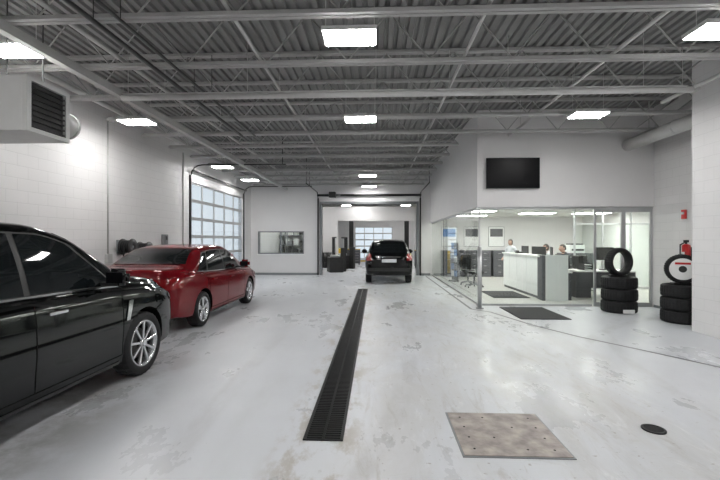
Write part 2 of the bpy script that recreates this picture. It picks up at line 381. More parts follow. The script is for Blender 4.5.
for i in range(3): b.box(.42,.78,.33,.345,.04+i*.22,.24+i*.22,1,.004)
b.build((6.35,11.65,0),math.pi); 
monitor((6.5,11.65,.752),.2)
b=MB('paper_tray',['black','white'])
for i in range(3): b.box(-.12,.12,-.16,.16,i*.06,i*.06+.01,0); b.box(-.11,.11,-.15,.15,i*.06+.01,i*.06+.03,1)
for s in (-.12,.12): b.box(s-.005,s+.005,-.16,.16,0,.19,0)
b.build((5.95,11.65,.752),.1)
b=MB('brochure_rack',['black','white','blue','trimgrey'])
b.box(-.2,.2,-.1,.1,0,.05,0); b.box(-.2,.2,.04,.08,.05,1.5,0)
for i in range(5):
    for j,x in enumerate((-.1,.1)): b.box(x-.08,x+.08,-.0,.04,.2+i*.27,.42+i*.27,1+(i+j)%3)
b.build((3.0,15.6,0),-1.2)
b=MB('desk_phone',['black','trimgrey']); b.box(-.1,.1,-.1,.1,0,.05,0,.01); b.box(-.09,-.04,-.1,.1,.05,.09,0,.01); b.box(0,.08,-.06,.06,.05,.055,1); b.build((4.55,12.9,1.182))
b=MB('file_cabinet',['dgrey','alu'])
b.box(-.5,.5,-.25,.25,0,1.15,0,.01)
for i in range(4):
    for s in (-1,1): b.box(s*.24-.22,s*.24+.22,-.27,-.25,.05+i*.27,.3+i*.27,0,.005); b.box(s*.24-.06,s*.24+.06,-.285,-.27,.2+i*.27,.215+i*.27,1)
fc=b.build((6.9,14.2,0)); dup(fc,(3.4,17.85,0)); dup(fc,(4.5,17.85,0)); dup(fc,(5.6,17.85,0))
b=MB('printer',['white','black']); b.box(-.25,.25,-.22,.22,0,.28,0,.02); b.box(-.2,.2,-.24,-.2,.08,.14,1); b.box(-.2,.2,-.2,.2,.28,.33,1,.01); b.build((6.9,14.2,1.152))
for i,(x,c) in enumerate(((3.3,'blue'),(4.3,'dgrey'),(5.4,'dgrey'))):
    b=MB('wall_poster',['white',c,'trimgrey']); b.box(-.35,.35,-.02,0,0,.9,2); b.box(-.33,.33,-.022,-.02,.02,.88,0); b.box(-.28,.28,-.024,-.022,.45,.8,1); b.build((x,YB-.003,1.3))
def chair(loc,rot):
    b=MB('office_chair',['black','trimgrey'])
    b.box(-.24,.24,-.24,.24,.47,.55,0,.03); b.box(-.22,.22,-.31,-.24,.62,1.12,0,.03); b.box(-.03,.03,-.32,-.24,.48,.7,1)
    b.tube((0,0,.12),(0,0,.48),.03,1)
    for k in range(5):
        a=k*2*math.pi/5; e=(.3*math.cos(a),.3*math.sin(a),.07); b.tube((0,0,.13),e,.022,1,8,.015); b.sphere((e[0],e[1],.03),(.03,.03,.03),0,8)
    for s in (-1,1): b.tube((s*.29,-.1,.5),(s*.29,-.1,.7),.015,1,8); b.box(s*.29-.03,s*.29+.03,-.15,.12,.7,.73,0,.01)
    b.build(loc,rot)
chair((5.86,12.5,0),math.pi/2); chair((5.86,13.7,0),math.pi/2); chair((6.35,12.55,0),3.0); chair((3.3,13.6,0),-1.2); chair((3.3,14.5,0),-1.5)
b=MB('floor_mat',['mat']); b.box(-.5,.5,-.72,.72,.001,.014,0,.004); fm=b.build((3.42,8.9,0)); dup(fm,(3.75,11.9,0))
b=MB('guard_post',['alu','trimgrey']); b.tube((0,0,0),(0,0,1.42),.05,0,20); b.sphere((0,0,1.42),(.05,.05,.03),0,20); b.tube((0,0,0),(0,0,.02),.09,1,20); b.build((2.42,9.45,0))
b=MB('wall_tv',['black','screen','trimgrey']); b.box(-.63,.63,-.09,-.04,0,.73,1,.008); b.box(-.61,.61,-.093,-.0895,.02,.71,1); b.box(-.2,.2,-.04,0,.2,.5,2); b.build((3.28,YG,2.84))
b=MB('fire_alarm_strobe',['red','white']); b.box(-.04,0,-.06,.06,-.1,.1,0,.01); b.box(-.055,-.04,-.03,.03,0,.05,1); b.build((XR-.001,8.85,2.15))
b=MB('fire_extinguisher',['red','black','white']); b.tube((0,0,0),(0,0,.42),.075,0,20); b.sphere((0,0,.42),(.075,.075,.05),0,20); b.tube((0,0,.45),(0,0,.52),.02,1)
b.box(-.05,.05,-.015,.015,.5,.55,1,.005); b.path([(0,.03,.5),(-.1,.03,.45),(-.1,.03,.1)],.012,1,8); b.box(-.078,-.05,-.04,.04,.12,.3,2); b.box(.07,.11,-.04,.04,.1,.4,1); b.build((XR-.125,8.65,1.05))
# ---------------------------------------------------------------- tyres
def tyre(b,R=.36,w=.23,mx=None,mi=0,rin=.225,seg=72):
    h=w/2
    prof=[(-h*.75,rin),(-h*.95,rin+.02),(-h,(rin+R)/2),(-h*.93,R-.03),(-h*.8,R-.008),(-h*.45,R),(-h*.4,R-.008),(-h*.33,R-.008),(-h*.3,R),(0,R),(h*.3,R),(h*.33,R-.008),(h*.4,R-.008),(h*.45,R),(h*.8,R-.008),(h*.93,R-.03),(h,(rin+R)/2),(h*.95,rin+.02),(h*.75,rin)]
    b.lathe(prof,seg,mi,mx,close=True,tread=(4,5,8,9,10,13,14))
def tyre_stack(loc,R,w,R2,inner,label):
    b=MB('tire_stack',['rubber','white','red','black'])
    z=0
    for i in range(3):
        tyre(b,R,w,T(random.uniform(-.012,.012),random.uniform(-.01,.01),z+w/2)@RY(math.pi/2)); z+=w+.002
    rot=RZ(-math.pi/2-.55) if inner else RZ(-math.pi/2+.25)
    tyre(b,R2,.20,T(0,0,z+R2+.005)@rot,rin=R2*.70)
    b.box(-.2,.2,-.05,.05,z,z+.03,3)
    if inner:
        mx=T(0,0,z+R2+.005)@rot@T(.06,0,0)
        b.tube((0,0,0),(.05,0,0),R2*.72,1,36,mx=mx); b.tube((.05,0,0),(.053,0,0),R2*.22,3,24,mx=mx); b.box(.05,.055,-.12,.12,.09,.13,2,mx=mx)
    if label: b.box(-.12,.12,-R-.012,-R+.0,.02,.1,1)
    b.build(loc,0)
tyre_stack((5.42,9.16,0),.355,.262,.315,False,True)
tyre_stack((5.97,8.05,0),.345,.245,.29,True,False)
# ---------------------------------------------------------------- trench drain, plate, round drain, seams
b=MB('trench_drain_grate',['grate','dark'])
x0,x1,y0,y1=-.585,-.262,3.17,13.05
b.box(x0,x1,y0,y1,.0005,.003,1); b.box(x0,x0+.025,y0,y1,.003,.012,0); b.box(x1-.025,x1,y0,y1,.003,.012,0); b.box(x0+.15,x0+.17,y0,y1,.003,.011,0)
yy=y0
while yy<y1-.02:
    b.box(x0+.02,x1-.02,yy,yy+.016,.003,.011,0); yy+=.038
b.build()
b=MB('floor_access_plate',['rust','trimgrey','dark'])
b.box(.64,1.46,2.97,3.73,.0005,.006,1); b.box(.655,1.445,2.985,3.715,.006,.011,0,.002)
for i in range(4):
    for j in range(4):
        if (i+j)%2==0 or i in (0,3): b.tube((.75+i*.20,3.08+j*.18,.011),(.75+i*.20,3.08+j*.18,.012),.009,2,10)
b.build()
b=MB('round_floor_drain',['grate','dark']); b.tube((0,0,.0005),(0,0,.004),.09,1,32); b.lathe([(.0,.07),(0,.09),(.01,.09),(.01,.07)],40,0,RY(-math.pi/2))
for i in range(-3,4):
    hl=math.sqrt(.078**2-(i*.021)**2); b.box(-hl,hl,i*.021-.006,i*.021+.006,.004,.009,0)
b.build((2.34,3.47,0))
b=MB('floor_seam',['line'])
pts=[(2.2,17.9),(2.2,9.35),(2.53,9.0),(2.95,7.6),(3.35,6.75),(3.84,6.0),(4.35,5.15),(5.5,4.1)]
for a,c in zip(pts[:-1],pts[1:]):
    v=Vector((c[0]-a[0],c[1]-a[1])); n=Vector((-v.y,v.x)).normalized()*.03
    t=bmesh.new(); vs=[t.verts.new((p[0]+s*n.x,p[1]+s*n.y,.002)) for p,s in ((a,1),(a,-1),(c,-1),(c,1))]; t.faces.new(vs); b.add(t,0)
b.build()
# ---------------------------------------------------------------- unit heater on left
b=MB('unit_heater',['whiteenamel','black','pipe'])
hz0,hz1,hy0,hy1=2.86,3.5,4.42,5.06
b.box(-5.15,-4.05,hy0,hy1,hz0,hz1,0,.01)
b.box(-4.048,-4.035,hy0+.06,hy1-.06,hz0+.05,hz1-.05,1)
for i in range(8): b.box(-4.04,-4.0,hy0+.06,hy1-.06,hz0+.07+i*.065,hz0+.083+i*.065,1)
b.box(-4.05,-3.99,hy0,hy0+.06,hz0,hz1,0); b.box(-4.05,-3.99,hy1-.06,hy1,hz0,hz1,0); b.box(-4.05,-3.99,hy0+.06,hy1-.06,hz1-.05,hz1,0); b.box(-4.05,-3.99,hy0+.06,hy1-.06,hz0,hz0+.05,0)
b.tube((-4.35,hy1,3.2),(-4.35,5.5,3.2),.17,2,24); b.tube((-4.35,5.46,3.2),(-4.35,5.5,3.2),.18,2,24)
for x in (-4.95,-4.3):
    for yy in (4.5,5.0): b.tube((x,yy,3.5),(x,yy,4.7),.008,1,6)
b.build()
def conduit(yy,h):
    b=MB('wall_conduit',['pipe']); b.tube((.02,0,h+.2),(.02,0,4.2),.018); b.box(0.001,.07,-.08,.08,h,h+.2,0,.005); b.build((XL,yy,0))
conduit(8.35,1.1); conduit(11.7,1.2); conduit(5.6,1.1)
b=MB('hose_reel',['black','rubber','trimgrey'])
for s in (.08,.3): b.lathe([(s,.03),(s,.18),(s+.012,.18),(s+.012,.03)],28,0)
for k in range(4):
    b.lathe([(.12+k*.05+.022*math.cos(a),.125+.022*math.sin(a)) for a in [i*math.pi/4 for i in range(8)]],24,1)
b.tube((.01,0,0),(.32,0,0),.03,2); b.box(0.0,.02,-.1,.1,-.15,.15,2); b.path([(.2,-.14,0),(.2,-.17,-.3),(.2,-.10,-.5),(.2,.05,-.55),(.2,.12,-.3),(.2,.1,-.05)],.015,1,8)
hr=b.build((XL+.006,8.75,1.45)); dup(hr,(XL+.006,9.4,1.38))
b=MB('electrical_box',['trimgrey','black']); b.box(0.002,.1,-.09,.09,0,.3,0,.01); b.box(.1,.11,-.04,.04,.15,.25,1); b.build((XL,10.6,1.45))

# ---------------------------------------------------------------- cars
def pchip(pts):
    xs=[p[0] for p in pts]; ys=[p[1] for p in pts]; n=len(xs)
    h=[xs[i+1]-xs[i] for i in range(n-1)]; d=[(ys[i+1]-ys[i])/h[i] for i in range(n-1)]
    m=[d[0]]+[0 if d[i-1]*d[i]<=0 else 2*d[i-1]*d[i]/(d[i-1]+d[i]) for i in range(1,n-1)]+[d[-1]]
    def f(x):
        if x<=xs[0]: return ys[0]
        if x>=xs[-1]: return ys[-1]
        i=0
        while x>xs[i+1]: i+=1
        t=(x-xs[i])/h[i]; t2=t*t; t3=t2*t
        return (2*t3-3*t2+1)*ys[i]+(t3-2*t2+t)*h[i]*m[i]+(-2*t3+3*t2)*ys[i+1]+(t3-t2)*h[i]*m[i+1]
    return f
def lerp(a,b,t): return a+(b-a)*t
def make_car(name,P,paint,loc,rotz=0):
    L=P['L']; W=pchip(P['w']); ZT=pchip(P['zt']); ZS=pchip(P['zs']); ZL=pchip(P['zl']); tum=P.get('tum',.30)
    ys=[-L/2,-L/2+.012,-L/2+.03,-L/2+.06,-L/2+.1,-L/2+.15]; y=-L/2+.21
    while y<L/2-.18: ys.append(y); y+=.06
    ys+= [L/2-.15,L/2-.1,L/2-.06,L/2-.03,L/2-.012,L/2]
    bm=bmesh.new(); rings=[]
    for y in ys:
        w=W(y); zt=ZT(y); zs=min(ZS(y),zt-.02); zl=ZL(y); H=zs-zl; h=zt-zs
        wt=w-.10-tum*h; dz=min(.075,.6*h)
        pts=[(0,zl),(w*.5,zl),(w-.12,zl),(w-.045,zl+.03),(w-.018,zl+.16*H),(w-.012,zl+.3*H),(w-.002,zl+.45*H),(w,zl+.6*H),(w-.004,zl+.75*H),(w-.012,zl+.85*H),(w-.022,zl+.93*H),(w-.04,zs-.012),(w-.062,zs+.002)]
        a=(w-.078,zs+.012); c=(wt,zt-dz)
        for i in range(6):
            t=i/5; pts.append((lerp(a[0],c[0],t)+.018*math.sin(math.pi*t)*min(1,h/.4),lerp(a[1],c[1],t)))
        pts+=[(wt-.025,zt-dz*.55),(wt-.065,zt-dz*.24),(wt-.13,zt-dz*.06),(wt*.6,zt+.008),(wt*.3,zt+.016),(0,zt+.018)]
        full=pts+[(-p[0],p[1]) for p in pts[-2:0:-1]]
        rings.append([bm.verts.new((p[0],y,p[1])) for p in full])
    n=len(rings[0])
    for A,B in zip(rings[:-1],rings[1:]):
        for i in range(n): bm.faces.new((A[i],A[(i+1)%n],B[(i+1)%n],B[i]))
    bm.faces.new(rings[0]); bm.faces.new(rings[-1])
    bmesh.ops.recalc_face_normals(bm,faces=bm.faces)
    bvh=BVHTree.FromBMesh(bm)
    mats=[paint,M['dark'],M['carglass'],M['chrome'],M['black'],M['taillight'],M['headlight'],M['plate'],M['trimgrey']]
    base=D.meshes.new(name+'_b'); bm.to_mesh(base); bm.free()
    for m in mats: base.materials.append(m)
    ob=D.objects.new(name+'_tmp',base); C.collection.objects.link(ob)
    R=P['R']; tmps=[]
    for ya in (P['yr'],P['yf']):
        for s in (-1,1):
            t=bmesh.new(); bmesh.ops.create_cone(t,cap_ends=True,segments=40,radius1=R+.045,radius2=R+.045,depth=.5)
            t.transform(T(s*(P['hw']-.10),ya,R+.01)@RY(math.pi/2))
            for f in t.faces: f.material_index=1
            me=D.meshes.new('cut'); t.to_mesh(me); t.free()
            for m in mats: me.materials.append(m)
            co=D.objects.new('cut',me); C.collection.objects.link(co); tmps.append(co)
            md=ob.modifiers.new('b','BOOLEAN'); md.operation='DIFFERENCE'; md.object=co; md.solver='EXACT'
    dg=C.evaluated_depsgraph_get(); ev=ob.evaluated_get(dg); me2=D.meshes.new_from_object(ev)
    root=empty(name,loc,rotz)
    body=MB('body',mats); t=bmesh.new(); t.from_mesh(me2)
    for f in t.faces: f.smooth=True
    body.bm.free(); body.bm=t
    D.objects.remove(ob)
    for o in tmps: D.objects.remove(o)
    t.normal_update()
    for e in t.edges:
        if len(e.link_faces)==2 and e.calc_face_angle(0)>.6: e.smooth=False
    def patch(axis,fn,nu,nv,off,mi):
        grid=[]
        for j in range(nv+1):
            row=[]
            for i in range(nu+1):
                a,c=fn(i/nu,j/nv)
                if axis=='R': o,dr=Vector((3,a,c)),Vector((-1,0,0))
                elif axis=='L': o,dr=Vector((-3,a,c)),Vector((1,0,0))
                elif axis=='B': o,dr=Vector((a,-5,c)),Vector((0,1,0))
                elif axis=='F': o,dr=Vector((a,5,c)),Vector((0,-1,0))
                else: o,dr=Vector((a,c,4)),Vector((0,0,-1))
                hit,nn,_,_=bvh.ray_cast(o,dr)
                if hit is None: row.append(None); continue
                if nn.dot(dr)>0: nn=-nn
                row.append(t.verts.new(hit+nn*off))
            grid.append(row)
        for j in range(nv):
            for i in range(nu):
                q=[grid[j][i],grid[j][i+1],grid[j+1][i+1],grid[j+1][i]]
                if None in q: continue
                f=t.faces.new(q); f.smooth=True; f.material_index=mi
    def quad(axis,b0,b1,t0,t1,zb,zt,mi,off=.006,nu=20,nv=8):
        def fn(u,v):
            a0=lerp(b0,b1,u); a1=lerp(t0,t1,u)
            z0=zb(a0) if callable(zb) else zb; z1=zt(a1) if callable(zt) else zt
            return lerp(a0,a1,v),lerp(z0,z1,v)
        patch(axis,fn,nu,nv,off,mi)
    belt=lambda y: ZS(y)+.045; roof=lambda y: ZT(y)-.105
    for ax in 'RL':
        f0=P['win'][0]; f1=P['win'][-1]
        quad(ax,f0[0]-.03,f1[1]+.05,f0[2]-.02,f1[3]+.05,lambda y:ZS(y)+.025,lambda y:ZT(y)-.088,4,.004,60,8)
        quad(ax,f0[0]-.05,f1[1]+.06,f0[0]-.05,f1[1]+.06,lambda y:ZS(y)+.020,lambda y:ZS(y)+.036,3,.008,60,1)
        for (a,c,d,e) in P['win']: quad(ax,a,c,d,e,belt,roof,2,.008)
        for yy in P['seams']:
            quad(ax,yy,yy+.008,yy,yy+.008,lambda y:ZL(y)+.12,lambda y:ZS(y)+.01,1,.003,1,14)
        quad(ax,P['seams'][0],P['seams'][-1],P['seams'][0],P['seams'][-1],lambda y:ZL(y)+.115,lambda y:ZL(y)+.123,1,.003,40,1)
        quad(ax,P['yr']+R+.08,P['yf']-R-.08,P['yr']+R+.08,P['yf']-R-.08,lambda y:ZL(y)+.03,lambda y:ZL(y)+.06,3 if P.get('rockchrome') else 4,.006,40,2)
        for q in P.get('side',[]): quad(ax,*q)
    for q in P['rear']: quad('B',*q)
    for q in P['front']: quad('F',*q)
    hw=P['hw']
    for yy in P['handles']:
        z=ZS(yy)-.12
        for s in (-1,1):
            hit,_,_,_=bvh.ray_cast(Vector((3*s,yy,z)),Vector((-s,0,0)))
            xh=hit.x
            body.box(min(xh,xh+s*.035),max(xh,xh+s*.035),yy-.1,yy+.1,z-.014,z+.014,3 if P.get('chromehandle') else 0,.008)
    body.box(-.26,.26,*P['platey'],*P['platez'],7,.003)
    body.bm.normal_update()
    o=body.build(parent=root,recalc=False)
    mb=MB('mirrors',[paint,M['screen'],M['black']])
    for s in (-1,1):
        ym=P['mirror']; z=ZS(ym)+.14; x=s*(hw+.09)
        t2=bmesh.new(); bmesh.ops.create_cube(t2,size=1)
        for v in t2.verts: v.co=Vector((v.co.x*.24,v.co.y*.14,v.co.z*.18))
        bmesh.ops.bevel(t2,geom=t2.edges[:],offset=.05,segments=4,affect='EDGES')
        for v in t2.verts:
            if v.co.y>0: v.co.z*=.8; v.co.x*=.9
        for f in t2.faces: f.smooth=True
        mb.add(t2,0,T(x,ym,z)); mb.box(x-.085,x+.085,ym-.075,ym-.068,z-.055,z+.055,1,.002)
        mb.box(min(s*(hw-.1),x),max(s*(hw-.1),x),ym-.03,ym+.03,z-.09,z-.05,2,.01)
    mb.build(parent=root)
    for i,ya in enumerate((P['yr'],P['yf'])):
        for s in (-1,1):
            wb=MB('wheel_%d'%(i*2+(s>0)+1),['rubber','rim','dark','black','chrome'])
            rin=P['rin']; tyre(wb,R,.22,None,0,rin,60)
            wb.lathe([(.085,rin+.012),(.10,rin+.004),(.095,rin-.012),(.05,rin-.022),(-.09,rin-.03),(-.09,rin+.0),(.05,rin)],48,1)
            wb.lathe([(-.05,.02),(-.05,rin-.02),(-.07,rin-.02),(-.07,.02)],32,2)
            wb.lathe([(.0,.02),(.0,rin*.68),(-.02,rin*.68),(-.02,.02)],32,3)
            N=P['spokes']; 
            for k in range(N):
                for dd in ((-.13,.13) if P.get('twin') else (0,)):
                    ang=2*math.pi*k/N+dd
                    t3=bmesh.new(); bmesh.ops.create_cube(t3,size=1)
                    for v in t3.verts:
                        far=v.co.z>0; wd=(P['spw'] if far else P['spw']*.7)
                        v.co=Vector((.082+(v.co.x)*.03+(.0 if far else -.012),v.co.y*wd,(rin-.008) if far else .035))
                    bmesh.ops.bevel(t3,geom=t3.edges[:],offset=.005,segments=1,affect='EDGES')
                    wb.add(t3,1,RX(ang))
            wb.tube((.04,0,0),(.095,0,0),.055,1,20); wb.tube((.095,0,0),(.102,0,0),.03,4,16)
            for k in range(5):
                a=k*2*math.pi/5; wb.tube((.09,.042*math.cos(a),.042*math.sin(a)),(.098,.042*math.cos(a),.042*math.sin(a)),.007,3,8)
            wo=wb.build(parent=root); wo.location=(s*(hw-.125),ya,R); wo.rotation_euler=(0,0,0 if s>0 else math.pi)
    return root

h=.955
P1=dict(L=4.83,hw=h,R=.375,rin=.262,yr=-1.35,yf=1.46,spokes=9,spw=.034,twin=False,chromehandle=True,rockchrome=False,
 w=[(-2.415,.70),(-2.38,.82),(-2.25,.90),(-1.8,.945),(-.8,h),(.9,h),(1.6,.945),(2.1,.89),(2.3,.80),(2.38,.70),(2.415,.60)],
 zt=[(-2.415,.80),(-2.39,1.0),(-2.3,1.17),(-2.1,1.45),(-1.85,1.62),(-1.3,1.71),(-.5,1.76),(.15,1.75),(.55,1.65),(1.0,1.39),(1.32,1.20),(1.6,1.16),(2.0,1.09),(2.22,.99),(2.36,.82),(2.415,.66)],
 zs=[(-2.415,.70),(-2.3,1.0),(-1.9,1.14),(-1,1.12),(.5,1.09),(1.3,1.05),(2.0,.96),(2.25,.86),(2.415,.60)],
 zl=[(-2.415,.48),(-2.3,.34),(-1.9,.28),(-1.0,.24),(1.0,.24),(2.0,.25),(2.3,.28),(2.415,.36)],
 win=[(-1.75,-1.02,-1.62,-1.0),(-.97,-.12,-.95,-.08),(-.06,.98,-.02,.50)],
 seams=[-1.0,-.09,1.02],handles=[-.8,.12],mirror=.80,platey=(-2.44,-2.41),platez=(.7,.82),
 side=[(1.06,1.12,1.12,1.20,.72,.93,3,.012,4,4),(2.12,2.30,2.08,2.26,.80,.90,6,.008,10,4),(-2.36,-2.1,-2.3,-2.1,.85,1.15,5,.008,10,6)],
 rear=[(-.62,.62,-.5,.5,1.22,1.58,2,.008,16,8),(-.86,-.6,-.82,-.62,.85,1.15,5,.008,8,8),(.6,.86,.62,.82,.85,1.15,5,.008,8,8),(-.8,.8,-.8,.8,.5,.6,4,.006,16,3)],
 front=[(-.72,.72,-.60,.60,1.24,1.66,2,.008,16,8),(-.35,.35,-.42,.42,.5,.8,4,.01,10,6),(-.4,.4,-.4,.4,.64,.66,3,.014,8,1),(-.8,-.5,-.78,-.55,.72,.9,6,.01,8,5),(.5,.8,.55,.78,.72,.9,6,.01,8,5)])
make_car('suv',P1,M['blackpaint'],(-3.68,3.2,0))
h=.90
P2=dict(L=4.60,hw=h,R=.325,rin=.222,yr=-1.33,yf=1.36,spokes=5,spw=.05,twin=True,tum=.27,
 w=[(-2.3,.62),(-2.27,.74),(-2.15,.82),(-1.8,.875),(-.8,h),(.9,h),(1.6,.885),(2.0,.83),(2.2,.74),(2.27,.66),(2.3,.56)],
 zt=[(-2.3,.82),(-2.28,1.0),(-2.22,1.09),(-2.0,1.12),(-1.75,1.14),(-1.3,1.34),(-.95,1.455),(-.4,1.50),(.1,1.49),(.45,1.41),(.85,1.22),(1.2,1.05),(1.5,1.01),(1.95,.93),(2.15,.84),(2.27,.68),(2.3,.58)],
 zs=[(-2.3,.70),(-2.2,.93),(-1.9,1.0),(-1,.97),(.5,.92),(1.3,.89),(1.9,.80),(2.15,.70),(2.3,.5)],
 zl=[(-2.3,.42),(-2.2,.30),(-1.8,.24),(-1.0,.18),(1.0,.18),(1.8,.2),(2.15,.22),(2.3,.3)],
 win=[(-1.42,-1.08,-1.02,-.88),(-1.03,-.2,-.83,-.14),(-.13,.80,-.08,.38)],
 seams=[-1.08,-.15,.92],handles=[-.88,.05],mirror=.66,platey=(-2.325,-2.28),platez=(.72,.84),
 side=[(-2.24,-2.06,-2.2,-2.0,.80,.95,5,.008,10,6),(1.95,2.18,1.9,2.1,.66,.76,6,.008,10,4)],
 rear=[(-.66,.66,-.54,.54,1.165,1.43,2,.008,24,14),(-.78,-.45,-.76,-.48,.78,.95,5,.008,10,6),(.45,.78,.48,.76,.78,.95,5,.008,10,6),(-.44,.44,-.44,.44,.945,.965,3,.01,10,1),(-.7,.7,-.7,.7,.44,.52,4,.006,16,3)],
 front=[(-.68,.68,-.55,.55,1.08,1.40,2,.008,16,8),(-.45,.45,-.4,.4,.38,.6,4,.01,10,6),(-.42,.42,-.42,.42,.54,.56,3,.014,8,1),(-.72,-.45,-.7,-.5,.6,.74,6,.01,8,5),(.45,.72,.5,.7,.6,.74,6,.01,8,5)])
make_car('sedan',P2,M['redpaint'],(-4.07,8.64,0))
h=.87
P3=dict(L=4.3,hw=h,R=.34,rin=.225,yr=-1.3,yf=1.27,spokes=5,spw=.05,twin=True,
 w=[(-2.15,.66),(-2.12,.78),(-2.0,.84),(-1.6,.865),(-.8,h),(.9,h),(1.5,.855),(1.9,.80),(2.07,.72),(2.15,.58)],
 zt=[(-2.15,.82),(-2.13,1.0),(-2.05,1.2),(-1.9,1.45),(-1.75,1.55),(-1.2,1.60),(-.3,1.62),(.2,1.6),(.6,1.46),(.95,1.22),(1.2,1.1),(1.6,1.05),(1.95,.92),(2.1,.75),(2.15,.6)],
 zs=[(-2.15,.72),(-2.05,1.0),(-1.6,1.05),(0,1.0),(1.2,.96),(1.9,.82),(2.15,.52)],
 zl=[(-2.15,.46),(-2.05,.34),(-1.7,.28),(-1,.22),(1,.22),(1.8,.24),(2.15,.36)],
 win=[(-1.6,-1.0,-1.5,-.98),(-.94,-.15,-.92,-.1),(-.08,.8,-.03,.48)],
 seams=[-.97,-.11,.85],handles=[-.8,.1],mirror=.62,platey=(-2.18,-2.13),platez=(.80,.92),
 side=[(-2.1,-1.9,-2.05,-1.88,.86,1.12,5,.008,8,6)],
 rear=[(-.6,.6,-.5,.5,1.12,1.46,2,.008,16,8),(-.80,-.62,-.79,-.64,.86,1.08,5,.01,8,8),(.62,.80,.64,.79,.86,1.08,5,.01,8,8),(-.75,.75,-.75,.75,.48,.6,4,.006,16,3),(-.4,.4,-.4,.4,.98,1.0,3,.012,8,1)],
 front=[(-.64,.64,-.52,.52,1.15,1.52,2,.008,16,8),(-.4,.4,-.4,.4,.5,.75,4,.01,10,6),(-.74,-.45,-.7,-.5,.68,.82,6,.01,8,5),(.45,.74,.5,.7,.68,.82,6,.01,8,5)])
make_car('suv',P3,M['blackpaint'],(.47,16.45,0))

